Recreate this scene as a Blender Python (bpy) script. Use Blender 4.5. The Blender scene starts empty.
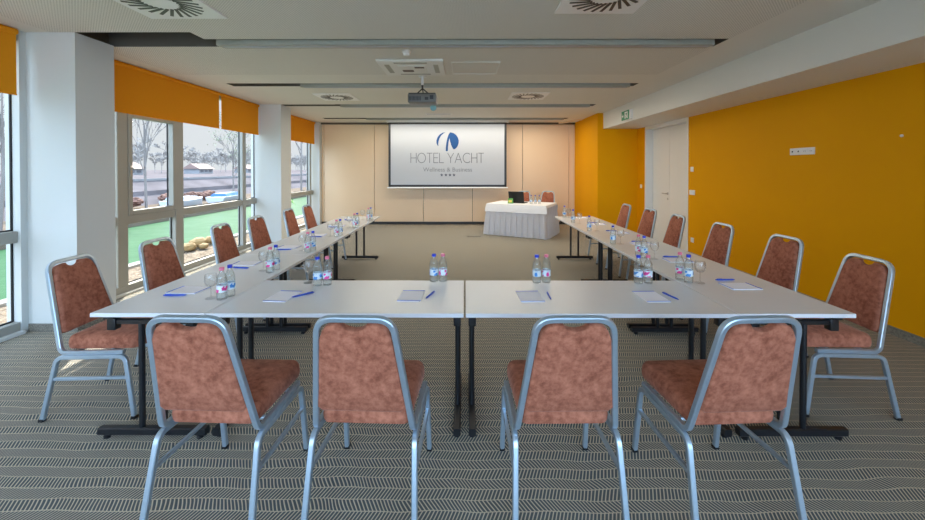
import bpy, bmesh, math, random
from math import pi, sin, cos, radians
from mathutils import Vector, Matrix
random.seed(7)
sc = bpy.context.scene
COL = sc.collection
# ------------------------------------------------------------------ materials
def new_mat(name):
    m = bpy.data.materials.new(name); m.use_nodes = True
    nt = m.node_tree
    return m, nt, nt.nodes['Principled BSDF']
def N(nt, t, **kw):
    n = nt.nodes.new(t)
    for k, v in kw.items():
        if k.startswith('i_'):
            key = k[2:]
            n.inputs[int(key) if key.isdigit() else key.replace('_', ' ')].default_value = v
        else:
            setattr(n, k, v)
    return n
def L(nt, a, b): nt.links.new(a, b)
def math_n(nt, op, a, b=None, c=None):
    n = nt.nodes.new('ShaderNodeMath'); n.operation = op
    for i, x in enumerate((a, b, c)):
        if x is None: continue
        if hasattr(x, 'links'): nt.links.new(x, n.inputs[i])
        else: n.inputs[i].default_value = x
    return n.outputs[0]
def srgb(r, g, b):
    f = lambda c: c/12.92 if c <= .04045 else ((c+.055)/1.055)**2.4
    return (f(r/255), f(g/255), f(b/255), 1)
def mix_col(nt, fac, a, b):
    n = nt.nodes.new('ShaderNodeMix'); n.data_type = 'RGBA'
    if hasattr(fac, 'links'): nt.links.new(fac, n.inputs[0])
    else: n.inputs[0].default_value = fac
    for i, x in ((6, a), (7, b)):
        if hasattr(x, 'links'): nt.links.new(x, n.inputs[i])
        else: n.inputs[i].default_value = x
    return n.outputs[2]
def simple(name, col, rough=.5, metal=0, var=.06, scale=8, spec=.5, bump=0, bscale=60, **kw):
    """procedural plain material: a colour with a faint noise variation"""
    m, nt, p = new_mat(name)
    tc = N(nt, 'ShaderNodeTexCoord')
    no = N(nt, 'ShaderNodeTexNoise', i_Scale=scale, i_Detail=4)
    L(nt, tc.outputs['Object'], no.inputs['Vector'])
    a = tuple(max(0, c*(1-var)) for c in col[:3])+(1,); b = tuple(min(1, c*(1+var)) for c in col[:3])+(1,)
    L(nt, mix_col(nt, no.outputs[0], a, b), p.inputs['Base Color'])
    p.inputs['Roughness'].default_value = rough; p.inputs['Metallic'].default_value = metal
    p.inputs['Specular IOR Level'].default_value = spec
    if bump:
        n2 = N(nt, 'ShaderNodeTexNoise', i_Scale=bscale, i_Detail=3); L(nt, tc.outputs['Object'], n2.inputs['Vector'])
        bu = N(nt, 'ShaderNodeBump', i_Strength=bump, i_Distance=.01); L(nt, n2.outputs[0], bu.inputs['Height'])
        L(nt, bu.outputs[0], p.inputs['Normal'])
    for k, v in kw.items(): p.inputs[k.replace('_', ' ')].default_value = v
    return m
M = {}
M['plaster'] = simple('white_plaster', (.74, .735, .70), .7, var=.02, scale=2, spec=.2)
M['pillar'] = simple('pillar_paint', (.62, .645, .64), .6, var=.02, scale=2, spec=.3)
M['mustard'] = simple('mustard_paint', (.78, .350, .001), .6, var=.05, scale=1.2, spec=.08, bump=.05, bscale=120)
M['partition'] = simple('beech_laminate', (.80, .60, .40), .38, var=.04, scale=1.5, spec=.4)
M['seam'] = simple('dark_seam', (.10, .075, .055), .6)
M['blacktrim'] = simple('black_trim', (.02, .02, .022), .4)
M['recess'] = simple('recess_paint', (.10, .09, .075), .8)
M['alu'] = simple('grey_aluminium', (.34, .34, .29), .5, .2, var=.03)
M['lens'] = simple('light_lens', (.36, .38, .44), .3, .2, var=.03)
M['wframe'] = simple('window_frame_grey', (.36, .36, .33), .45, .25, var=.03)
M['blind'] = simple('orange_blind', (.80, .30, .012), .8, var=.03, scale=30, spec=.1)
M['white_laq'] = simple('white_lacquer', (.80, .80, .77), .35, var=.015)
M['whiteplastic'] = simple('white_plastic', (.80, .80, .80), .35, var=.02)
M['projgrey'] = simple('projector_grey', (.15, .145, .135), .4)
M['greyplastic'] = simple('grey_plastic', (.45, .45, .46), .4)
M['black'] = simple('black_metal', (.012, .013, .016), .35, .2, var=.1)
M['chrome'] = simple('satin_steel', (.55, .54, .52), .28, .9)
M['tabletop'] = simple('pale_grey_laminate', (.73, .755, .79), .27, var=.02, scale=5, spec=.6)
M['edge'] = simple('laminate_edge', (.70, .72, .76), .4, var=.02)
M['frame'] = simple('silver_frame', (.42, .52, .62), .34, .7, var=.08, scale=60)
M['paper'] = simple('notepad_paper', (.86, .87, .97), .6, var=.02)
M['blueprint'] = simple('blue_print', (.02, .12, .62), .5)
M['penblue'] = simple('pen_blue', (.012, .08, .55), .3)
M['capblue'] = simple('cap_blue', (.01, .04, .55), .35)
M['cappink'] = simple('cap_pink', (.80, .20, .32), .35)
M['cloth'] = simple('white_cloth', (.80, .80, .82), .85, var=.03, scale=30, spec=.1)
M['skirt'] = simple('pale_skirt_cloth', (.90, .91, .96), .85, var=.03, scale=30, spec=.1)
M['laptop'] = simple('laptop_black', (.008, .009, .009), .45)
M['cardgreen'] = simple('card_green', (.10, .35, .08), .5)
M['cardyellow'] = simple('card_yellow', (.75, .62, .12), .5)
M['screen'] = simple('screen_fabric', (.46, .49, .54), .85, var=.01, spec=.1)
M['logoblue'] = simple('logo_blue', (.002, .06, .22), .7)
M['logogrey'] = simple('logo_grey', (.13, .135, .16), .7)
M['logolight'] = simple('logo_light_grey', (.21, .22, .25), .7)
M['logodark'] = simple('logo_dark', (.05, .06, .10), .7)
M['signgreen'] = simple('sign_green', (.0, .24, .11), .4)
M['kerb'] = simple('white_kerb', (.42, .41, .39), .8, spec=.0)
M['bark'] = simple('bare_bark', (.16, .14, .13), .9)
M['twigs'] = simple('distant_twigs', (.24, .22, .205), 1, var=.25, scale=.6)
M['bush'] = simple('red_bush', (.16, .085, .065), 1, var=.4, scale=3)
M['leafpale'] = simple('pale_leaf', (.24, .25, .17), .8, var=.3, scale=2)
M['leaf'] = simple('plant_leaf', (.06, .36, .03), .45, var=.25, scale=10)
M['pot'] = simple('grey_pot', (.30, .30, .30), .6)
M['boatwhite'] = simple('boat_white', (.38, .40, .45), .4)
M['boatblue'] = simple('boat_cover_blue', (.05, .14, .34), .6)
M['boattan'] = simple('boat_tarp_tan', (.26, .17, .07), .8, var=.3, scale=6)
M['concrete'] = simple('grey_concrete', (.11, .105, .11), .9, spec=.0, var=.15, scale=1)
M['concrete2'] = simple('pale_concrete', (.22, .215, .22), .9, spec=.0, var=.1, scale=1)
M['roofred'] = simple('red_roof', (.20, .13, .11), .8, var=.1)
M['slope'] = simple('scrubby_slope', (.135, .12, .125), 1, var=.55, scale=.45, spec=0)
M['bank'] = simple('dry_bank', (.15, .12, .095), .95, spec=.0, var=.35, scale=.7)
M['lensteal'] = simple('lens_teal', (.22, .45, .48), .1)

def granite():
    m, nt, p = new_mat('granite_skirting')
    tc = N(nt, 'ShaderNodeTexCoord'); v = N(nt, 'ShaderNodeTexVoronoi', i_Scale=120)
    L(nt, tc.outputs['Object'], v.inputs['Vector'])
    r = N(nt, 'ShaderNodeValToRGB'); r.color_ramp.elements[0].color = (.10, .095, .08, 1); r.color_ramp.elements[1].color = (.30, .28, .24, 1)
    L(nt, v.outputs['Color'], r.inputs[0]); L(nt, r.outputs[0], p.inputs['Base Color']); p.inputs['Roughness'].default_value = .4
    return m
M['granite'] = granite()

def carpet():
    m, nt, p = new_mat('herringbone_carpet')
    tc = N(nt, 'ShaderNodeTexCoord'); sep = N(nt, 'ShaderNodeSeparateXYZ'); L(nt, tc.outputs['Object'], sep.inputs[0])
    wob = N(nt, 'ShaderNodeTexNoise', i_Scale=2.2, i_Detail=2); L(nt, tc.outputs['Object'], wob.inputs['Vector'])
    wobv = math_n(nt, 'MULTIPLY', math_n(nt, 'SUBTRACT', wob.outputs[0], .5), .06)
    X, Y = math_n(nt, 'ADD', sep.outputs[0], wobv), math_n(nt, 'ADD', sep.outputs[1], wobv)
    P = .128
    v = math_n(nt, 'FRACT', math_n(nt, 'DIVIDE', Y, P))
    isA = math_n(nt, 'LESS_THAN', v, .52)
    # stripe coordinate in band A (steep) and in band B (slanted the other way)
    uA = math_n(nt, 'ADD', math_n(nt, 'DIVIDE', X, .0170), math_n(nt, 'MULTIPLY', v, -3.0))
    uB = math_n(nt, 'ADD', math_n(nt, 'DIVIDE', X, .0180), math_n(nt, 'MULTIPLY', v, 4.2))
    u = math_n(nt, 'ADD', math_n(nt, 'MULTIPLY', uA, isA), math_n(nt, 'MULTIPLY', uB, math_n(nt, 'SUBTRACT', 1, isA)))
    tri = math_n(nt, 'ABSOLUTE', math_n(nt, 'SUBTRACT', math_n(nt, 'FRACT', u), .5))   # 0..0.5
    line = math_n(nt, 'SMOOTH_MIN', 1, math_n(nt, 'MULTIPLY', math_n(nt, 'MAXIMUM', math_n(nt, 'SUBTRACT', tri, .27), 0), 7), .1)
    # pale threads at the band borders
    e1 = math_n(nt, 'LESS_THAN', math_n(nt, 'ABSOLUTE', math_n(nt, 'SUBTRACT', v, .52)), .022)
    e2 = math_n(nt, 'LESS_THAN', v, .035)
    fac = math_n(nt, 'MAXIMUM', line, math_n(nt, 'MULTIPLY', math_n(nt, 'MAXIMUM', e1, e2), .8))
    big = N(nt, 'ShaderNodeTexNoise', i_Scale=1.3, i_Detail=4); L(nt, tc.outputs['Object'], big.inputs['Vector'])
    fine = N(nt, 'ShaderNodeTexNoise', i_Scale=220, i_Detail=2); L(nt, tc.outputs['Object'], fine.inputs['Vector'])
    dark = mix_col(nt, big.outputs[0], (.075, .103, .124, 1), (.125, .130, .125, 1))
    pale = mix_col(nt, fine.outputs[0], (.52, .45, .335, 1), (.70, .61, .47, 1))
    L(nt, mix_col(nt, fac, dark, pale), p.inputs['Base Color'])
    p.inputs['Roughness'].default_value = .95; p.inputs['Specular IOR Level'].default_value = .1
    bu = N(nt, 'ShaderNodeBump', i_Strength=.35, i_Distance=.004); L(nt, math_n(nt, 'ADD', fac, fine.outputs[0]), bu.inputs['Height']); L(nt, bu.outputs[0], p.inputs['Normal'])
    return m
M['carpet'] = carpet()

def ceiling_mat():
    m, nt, p = new_mat('perforated_ceiling')
    tc = N(nt, 'ShaderNodeTexCoord'); sep = N(nt, 'ShaderNodeSeparateXYZ'); L(nt, tc.outputs['Object'], sep.inputs[0])
    k = 2*pi/.024
    sx = math_n(nt, 'SINE', math_n(nt, 'MULTIPLY', sep.outputs[0], k)); sy = math_n(nt, 'SINE', math_n(nt, 'MULTIPLY', sep.outputs[1], k))
    hole = math_n(nt, 'GREATER_THAN', math_n(nt, 'MULTIPLY', sx, sy), .35)
    inx = math_n(nt, 'LESS_THAN', math_n(nt, 'ABSOLUTE', math_n(nt, 'ADD', sep.outputs[0], .65)), 3.3)
    iny = math_n(nt, 'LESS_THAN', sep.outputs[1], 3.2)
    f = math_n(nt, 'MULTIPLY', math_n(nt, 'MULTIPLY', hole, inx), iny)
    no = N(nt, 'ShaderNodeTexNoise', i_Scale=1.0, i_Detail=2); L(nt, tc.outputs['Object'], no.inputs['Vector'])
    base = mix_col(nt, no.outputs[0], (.69, .67, .61, 1), (.74, .725, .67, 1))
    L(nt, mix_col(nt, f, base, (.47, .455, .41, 1)), p.inputs['Base Color'])
    p.inputs['Roughness'].default_value = .8; p.inputs['Specular IOR Level'].default_value = .15
    return m
M['ceiling'] = ceiling_mat()

def velvet(name, a, b):
    m, nt, p = new_mat(name)
    tc = N(nt, 'ShaderNodeTexCoord')
    n1 = N(nt, 'ShaderNodeTexNoise', i_Scale=34, i_Detail=6, i_Roughness=.65); L(nt, tc.outputs['Object'], n1.inputs['Vector'])
    n2 = N(nt, 'ShaderNodeTexNoise', i_Scale=7, i_Detail=3); L(nt, tc.outputs['Object'], n2.inputs['Vector'])
    r = N(nt, 'ShaderNodeValToRGB'); r.color_ramp.elements[0].position = .36; r.color_ramp.elements[1].position = .64
    r.color_ramp.elements[0].color = a+(1,); r.color_ramp.elements[1].color = b+(1,)
    s = math_n(nt, 'ADD', math_n(nt, 'MULTIPLY', n1.outputs[0], .65), math_n(nt, 'MULTIPLY', n2.outputs[0], .35))
    L(nt, s, r.inputs[0]); L(nt, r.outputs[0], p.inputs['Base Color'])
    p.inputs['Roughness'].default_value = .9; p.inputs['Specular IOR Level'].default_value = .1
    p.inputs['Sheen Weight'].default_value = .2; p.inputs['Sheen Roughness'].default_value = .4; p.inputs['Sheen Tint'].default_value = (1, .72, .62, 1)
    bu = N(nt, 'ShaderNodeBump', i_Strength=.12, i_Distance=.003); L(nt, n1.outputs[0], bu.inputs['Height']); L(nt, bu.outputs[0], p.inputs['Normal'])
    return m
M['velvet'] = velvet('terracotta_velvet', (.20, .062, .036), (.47, .178, .112))

def thin_glass(name, tint, gloss=.08, rough=.02, body=0, bodycol=(1, 1, 1, 1), fres=.8):
    m, nt, p = new_mat(name); nt.nodes.remove(p)
    out = nt.nodes['Material Output']
    tr = N(nt, 'ShaderNodeBsdfTransparent'); tr.inputs[0].default_value = tint+(1,)
    gl = N(nt, 'ShaderNodeBsdfGlossy'); gl.inputs['Roughness'].default_value = rough
    fr = N(nt, 'ShaderNodeLayerWeight'); fr.inputs[0].default_value = .25
    f = math_n(nt, 'MINIMUM', math_n(nt, 'ADD', math_n(nt, 'MULTIPLY', fr.outputs['Fresnel'], fres), gloss), 1)
    mx = N(nt, 'ShaderNodeMixShader'); L(nt, f, mx.inputs[0]); L(nt, tr.outputs[0], mx.inputs[1]); L(nt, gl.outputs[0], mx.inputs[2])
    last = mx.outputs[0]
    if body:
        d = N(nt, 'ShaderNodeBsdfTranslucent'); d.inputs[0].default_value = bodycol
        m2 = N(nt, 'ShaderNodeMixShader'); m2.inputs[0].default_value = body
        L(nt, last, m2.inputs[1]); L(nt, d.outputs[0], m2.inputs[2]); last = m2.outputs[0]
    L(nt, last, out.inputs[0])
    return m
M['pane'] = thin_glass('window_glass', (.95, .965, .965), .0, fres=.25)
M['pet'] = thin_glass('clear_bottle_plastic', (.93, .965, .965), .10, .08, .12, (.85, .95, 1, 1), fres=.5)
M['glass'] = thin_glass('clear_glass', (.965, .975, .98), .03, .02, .05, fres=.3)

def label_mat(name, splash):
    m, nt, p = new_mat(name)
    tc = N(nt, 'ShaderNodeTexCoord'); no = N(nt, 'ShaderNodeTexNoise', i_Scale=34, i_Detail=1); L(nt, tc.outputs['Object'], no.inputs['Vector'])
    sep = N(nt, 'ShaderNodeSeparateXYZ'); L(nt, tc.outputs['Object'], sep.inputs[0])
    band = math_n(nt, 'LESS_THAN', math_n(nt, 'ABSOLUTE', math_n(nt, 'SUBTRACT', sep.outputs[2], .068)), .02)
    f = math_n(nt, 'MULTIPLY', math_n(nt, 'GREATER_THAN', no.outputs[0], .53), band)
    L(nt, mix_col(nt, f, (.72, .82, .90, 1), splash), p.inputs['Base Color']); p.inputs['Roughness'].default_value = .4
    return m
M['labelblue'] = label_mat('label_blue', (.06, .28, .70, 1))
M['labelpink'] = label_mat('label_pink', (.80, .05, .30, 1))

def water():
    m, nt, p = new_mat('green_canal_water')
    tc = N(nt, 'ShaderNodeTexCoord'); no = N(nt, 'ShaderNodeTexNoise', i_Scale=1.2, i_Detail=5); L(nt, tc.outputs['Object'], no.inputs['Vector'])
    L(nt, mix_col(nt, no.outputs[0], (.02, .085, .034, 1), (.055, .14, .065, 1)), p.inputs['Base Color'])
    p.inputs['Roughness'].default_value = .3; p.inputs['Specular IOR Level'].default_value = .06
    bu = N(nt, 'ShaderNodeBump', i_Strength=.5, i_Distance=.05); L(nt, no.outputs[0], bu.inputs['Height']); L(nt, bu.outputs[0], p.inputs['Normal'])
    return m
M['water'] = water()
def gravel():
    m, nt, p = new_mat('pale_gravel')
    tc = N(nt, 'ShaderNodeTexCoord'); v = N(nt, 'ShaderNodeTexVoronoi', i_Scale=22); L(nt, tc.outputs['Object'], v.inputs['Vector'])
    r = N(nt, 'ShaderNodeValToRGB'); r.color_ramp.elements[0].color = (.13, .10, .075, 1); r.color_ramp.elements[1].color = (.34, .285, .225, 1)
    L(nt, v.outputs['Color'], r.inputs[0]); L(nt, r.outputs[0], p.inputs['Base Color']); p.inputs['Roughness'].default_value = .95; p.inputs['Specular IOR Level'].default_value = 0
    bu = N(nt, 'ShaderNodeBump', i_Strength=1, i_Distance=.03); L(nt, v.outputs['Distance'], bu.inputs['Height']); L(nt, bu.outputs[0], p.inputs['Normal'])
    return m
M['gravel'] = gravel()
M['terrace'] = simple('pale_bounce_paving', (.60, .62, .64), .8, var=.1, scale=1)

# ------------------------------------------------------------------ mesh helpers
def BM(): return bmesh.new()
def finish(name, bm, mat, parent=None, smooth=35, loc=None):
    bmesh.ops.recalc_face_normals(bm, faces=bm.faces)
    me = bpy.data.meshes.new(name); bm.to_mesh(me); bm.free()
    for mm in (mat if isinstance(mat, (list, tuple)) else [mat]): me.materials.append(M[mm] if isinstance(mm, str) else mm)
    if smooth:
        for p in me.polygons: p.use_smooth = True
        me.set_sharp_from_angle(angle=radians(smooth))
    o = bpy.data.objects.new(name, me); COL.objects.link(o)
    if parent: o.parent = parent
    if loc: o.location = loc
    return o
def box(bm, x0, x1, y0, y1, z0, z1, bev=0, mi=0, mtx=None, seg=2):
    r = bmesh.ops.create_cube(bm, size=1)
    vs = r['verts']
    for v in vs:
        v.co = Vector(((x0+x1)/2+v.co.x*(x1-x0), (y0+y1)/2+v.co.y*(y1-y0), (z0+z1)/2+v.co.z*(z1-z0)))
    fs = set(f for v in vs for f in v.link_faces)
    if bev:
        es = set(e for v in vs for e in v.link_edges)
        rb = bmesh.ops.bevel(bm, geom=list(es), offset=bev, segments=seg, affect='EDGES', profile=.5)
        fs = set(f for f in fs if f.is_valid) | set(rb['faces'])
        vs = set(v for f in fs for v in f.verts)
    for f in fs: f.material_index = mi
    if mtx is not None: bmesh.ops.transform(bm, matrix=mtx, verts=list(vs))
    return list(vs)
def fillet(pts, r, n=5):
    pts = [Vector(p) for p in pts]; out = [pts[0]]
    for i in range(1, len(pts)-1):
        p, a, b = pts[i], pts[i-1], pts[i+1]
        da, db = (a-p), (b-p); rr = r[i-1] if isinstance(r, (list, tuple)) else r
        ang = da.angle(db); t = min(rr/math.tan(ang/2), da.length*.49, db.length*.49)
        da.normalize(); db.normalize()
        p0, p2 = p+da*t, p+db*t
        for k in range(n+1):
            s = k/n
            out.append(p0*(1-s)**2+p*2*s*(1-s)*(1)+p2*s*s)
    out.append(pts[-1]); return out
def tube(bm, pts, r, sides=8, square=False, cap=True, up=None, radii=None, mi=0):
    pts = [Vector(p) for p in pts]; rings = []
    n = len(pts); nrm = None
    for i, p in enumerate(pts):
        t = (pts[min(i+1, n-1)]-pts[max(i-1, 0)]).normalized()
        if nrm is None:
            nrm = Vector(up) if up else (Vector((0, 0, 1)) if abs(t.z) < .9 else Vector((1, 0, 0)))
        nrm = (nrm-t*nrm.dot(t)).normalized(); bn = t.cross(nrm)
        rr = radii[i] if radii else r
        ring = []
        if square:
            c = .30*rr   # rounded square section
            prof = [(rr, rr-c), (rr-c, rr), (-rr+c, rr), (-rr, rr-c), (-rr, -rr+c), (-rr+c, -rr), (rr-c, -rr), (rr, -rr+c)]
        else:
            prof = [(rr*cos(2*pi*k/sides), rr*sin(2*pi*k/sides)) for k in range(sides)]
        for a, b in prof: ring.append(bm.verts.new(p+nrm*a+bn*b))
        rings.append(ring)
    k = len(rings[0])
    for i in range(n-1):
        for j in range(k):
            f = bm.faces.new((rings[i][j], rings[i][(j+1) % k], rings[i+1][(j+1) % k], rings[i+1][j])); f.material_index = mi
    if cap:
        bm.faces.new(rings[0][::-1]).material_index = mi; bm.faces.new(rings[-1]).material_index = mi
def lathe(bm, prof, segs=16, cx=0, cy=0, z0=0, capb=True, capt=True, mi=0):
    rings = []
    for r, z in prof:
        rings.append([bm.verts.new((cx+r*cos(2*pi*k/segs), cy+r*sin(2*pi*k/segs), z0+z)) for k in range(segs)])
    for i in range(len(rings)-1):
        for k in range(segs):
            bm.faces.new((rings[i][k], rings[i][(k+1) % segs], rings[i+1][(k+1) % segs], rings[i+1][k])).material_index = mi
    if capb: bm.faces.new(rings[0][::-1]).material_index = mi
    if capt: bm.faces.new(rings[-1]).material_index = mi
def prism(bm, outline, h0, h1, fn, mi=0):
    """outline 2D points extruded between h0 and h1; fn(u,v,h) -> 3D"""
    a = [bm.verts.new(fn(u, v, h0)) for u, v in outline]; b = [bm.verts.new(fn(u, v, h1)) for u, v in outline]
    n = len(a)
    bm.faces.new(a[::-1]).material_index = mi; bm.faces.new(b).material_index = mi
    for i in range(n): bm.faces.new((a[i], a[(i+1) % n], b[(i+1) % n], b[i])).material_index = mi
def inset_poly(P, d):
    n = len(P); out = []
    for i in range(n):
        p = Vector(P[i]); a = (p-Vector(P[i-1])); b = (Vector(P[(i+1) % n])-p)
        a = a.normalized(); b = b.normalized()
        na, nb = Vector((-a.y, a.x)), Vector((-b.y, b.x))
        m = (na+nb)
        m = m/max(.4, m.dot(na)) if m.length > 1e-6 else na
        out.append(p+m*d)
    return out
def pad(bm, outline, layers, fn):
    """cushion: stacked inset copies of a CCW outline; layers = [(inset, h)]"""
    rings = []
    for d, h in layers:
        rings.append([bm.verts.new(fn(p[0], p[1], h)) for p in inset_poly(outline, d)])
    n = len(outline)
    for i in range(len(rings)-1):
        for k in range(n): bm.faces.new((rings[i][k], rings[i][(k+1) % n], rings[i+1][(k+1) % n], rings[i+1][k]))
    bm.faces.new(rings[0][::-1]); bm.faces.new(rings[-1])
# ------------------------------------------------------------------ object helpers
def tag(o, label, cat, group=None, kind=None):
    o['label'] = label; o['category'] = cat
    if group: o['group'] = group
    if kind: o['kind'] = kind
    return o
def thing(name, label, cat, loc=(0, 0, 0), rz=0, group=None):
    o = bpy.data.objects.new(name, None); COL.objects.link(o); o.empty_display_size = .1
    o.location = loc; o.rotation_euler = (0, 0, rz)
    return tag(o, label, cat, group)
def struct(o): o['kind'] = 'structure'; return o
def dup(root, loc, rz, label):
    r = root.copy(); COL.objects.link(r); r.location = loc; r.rotation_euler = (0, 0, rz); r['label'] = label
    for ch in list(root.children):
        c = ch.copy(); COL.objects.link(c); c.parent = r
        for g in list(ch.children):
            d = g.copy(); COL.objects.link(d); d.parent = c
    return r
class Proto:
    """first call places the prototype itself, later calls copies"""
    def __init__(s, make): s.make = make; s.root = None; s.src = None
    def place(s, loc, rz, label):
        if s.root is None:
            s.root = s.make(); s.root.location = loc; s.root.rotation_euler = (0, 0, rz); s.root['label'] = label
            return s.root
        return dup(s.root, loc, rz, label)

# ------------------------------------------------------------------ dimensions
CZ = 2.857; XW = -4.20; XR = 4.02; YB = -4.6; YF = 8.8
PX = -3.72                       # room face of the pillars
BX, BZ = 3.22, 2.488             # beam face / underside
# ------------------------------------------------------------------ shell
bm = BM(); box(bm, -4.32, XR+.3, YB-.2, YF+.3, -.12, 0); struct(finish('floor', bm, 'carpet', smooth=0))
# ceiling with slots and recesses
holes = []; SL = [(1.72, 1.96), (3.74, 3.95), (5.66, 5.88), (7.74, 7.95)]
for i, (a, b) in enumerate(SL):
    holes.append((-2.62 if i in (0, 2) else -3.64, 2.64, a, b))
holes.append((-3.80, -2.62, 1.52, 1.96)); holes.append((-3.80, -2.62, 5.68, 5.88))
bm = BM()
xs = sorted({-4.32, XR+.3} | {h[0] for h in holes} | {h[1] for h in holes})
ys = sorted({YB-.2, YF+.3} | {h[2] for h in holes} | {h[3] for h in holes})
for i in range(len(xs)-1):
    for j in range(len(ys)-1):
        cx, cy = (xs[i]+xs[i+1])/2, (ys[j]+ys[j+1])/2
        if any(h[0] < cx < h[1] and h[2] < cy < h[3] for h in holes): continue
        vs = [bm.verts.new((x, y, CZ)) for x, y in ((xs[i], ys[j]), (xs[i+1], ys[j]), (xs[i+1], ys[j+1]), (xs[i], ys[j+1]))]
        bm.faces.new(vs[::-1])
bmesh.ops.remove_doubles(bm, verts=bm.verts, dist=1e-5)
edges = [e for e in bm.edges if e.is_boundary]
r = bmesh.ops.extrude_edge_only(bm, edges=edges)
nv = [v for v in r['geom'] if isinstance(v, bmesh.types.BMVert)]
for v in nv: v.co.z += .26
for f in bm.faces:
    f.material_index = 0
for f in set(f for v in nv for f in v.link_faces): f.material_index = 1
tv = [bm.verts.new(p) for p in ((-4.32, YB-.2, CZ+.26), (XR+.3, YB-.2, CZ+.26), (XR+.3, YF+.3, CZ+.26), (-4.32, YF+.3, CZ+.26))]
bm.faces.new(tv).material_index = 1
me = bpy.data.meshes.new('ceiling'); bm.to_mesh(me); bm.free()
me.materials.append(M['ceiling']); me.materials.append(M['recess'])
o = bpy.data.objects.new('ceiling', me); COL.objects.link(o); struct(o)

# right wall with door opening (Y 4.83..6.51)
D0, D1 = 4.83, 6.51
bm = BM()
box(bm, XR, XR+.3, YB, D0, 0, CZ); box(bm, XR, XR+.3, D1, 6.9, 0, CZ); box(bm, XR, XR+.3, D0, D1, BZ, CZ)
box(bm, XR+.22, XR+.3, D0, D1, 0, BZ)
struct(finish('wall_right', bm, 'mustard', smooth=0))
bm = BM(); box(bm, BX, XR, YB, 6.9, BZ, CZ); struct(finish('trim_1', bm, 'plaster', smooth=0))     # boxed beam along the wall
bm = BM(); box(bm, 3.09, XR+.3, 6.9, YF+.2, 0, CZ); struct(finish('wall_right_return', bm, 'mustard', smooth=0))
# far folding partition
bm = BM(); box(bm, -4.04, 3.09, YF+.02, YF+.2, 0, CZ)
seams = [-4.04, -2.50, -1.13, .22, 1.62, 2.93, 3.09]
seams = [-4.04, -3.97, -2.55, -1.17, .21, 1.62, 2.92, 3.09]
for a, b in zip(seams, seams[1:]): box(bm, a+.006, b-.006, YF-.02, YF+.021, .07, CZ-.05, mi=1)
struct(finish('wall_far', bm, ['seam', 'partition'], smooth=0))
bm = BM(); box(bm, -4.04, 3.09, YF-.04, YF+.02, 0, .065); struct(finish('baseboard_far', bm, 'blacktrim', smooth=0))
bm = BM(); box(bm, -4.04, 3.09, YF-.06, YF+.02, CZ-.045, CZ); struct(finish('trim_2', bm, 'seam', smooth=0))
bm = BM(); prism(bm, [(2.62, 8.74), (2.72, 8.74), (3.05, 7.95), (2.97, 7.95)], CZ-.035, CZ, lambda u, v, h: (u, v, h)); struct(finish('trim_3', bm, 'partition', smooth=0))
bm = BM(); box(bm, -4.32, -4.04, 8.62, YF+.2, 0, CZ); struct(finish('wall_left', bm, 'pillar', smooth=0))
# back glazed wall, behind the viewer: posts and a low sill
bm = BM()
for x in (-4.26, -2.15, -.1, 1.95, 3.95): box(bm, x-.06, x+.06, YB-.12, YB, 0, CZ)
box(bm, -4.32, XR, YB-.12, YB, 0, .1); box(bm, -4.32, XR, YB-.12, YB, CZ-.1, CZ)
w = struct(finish('window_4', bm, 'wframe', smooth=0))
bm = BM(); box(bm, -4.2, 3.9, YB-.07, YB-.06, .1, CZ-.1); finish('pane', bm, 'pane', w, smooth=0)

# pillars
PIL = [(-2.65, -2.20), (1.52, 1.935), (5.68, 6.13)]
for i, (a, b) in enumerate(PIL):
    bm = BM(); box(bm, -4.33, PX, a, b, 0, CZ)
    if i == 1: box(bm, -4.33, -4.19, a-.06, a, 0, CZ)
    p = struct(finish('wall_left_pillar', bm, 'pillar', smooth=0))
    bm = BM()
    box(bm, -4.18, PX+.012, a-.012, a, 0, .07); box(bm, PX, PX+.012, a, b, 0, .07); box(bm, XW-.02, PX+.012, b, b+.012, 0, .07)
    struct(finish('baseboard_%d' % (i+1), bm, 'granite', smooth=0))
bm = BM(); box(bm, XR-.015, XR, YB, D0-.02, 0, .075); box(bm, XR-.015, XR, D1+.02, 6.9, 0, .075); box(bm, 3.09, XR, 6.885, 6.9, 0, .075)
struct(finish('baseboard_right', bm, 'granite', smooth=0))

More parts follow.
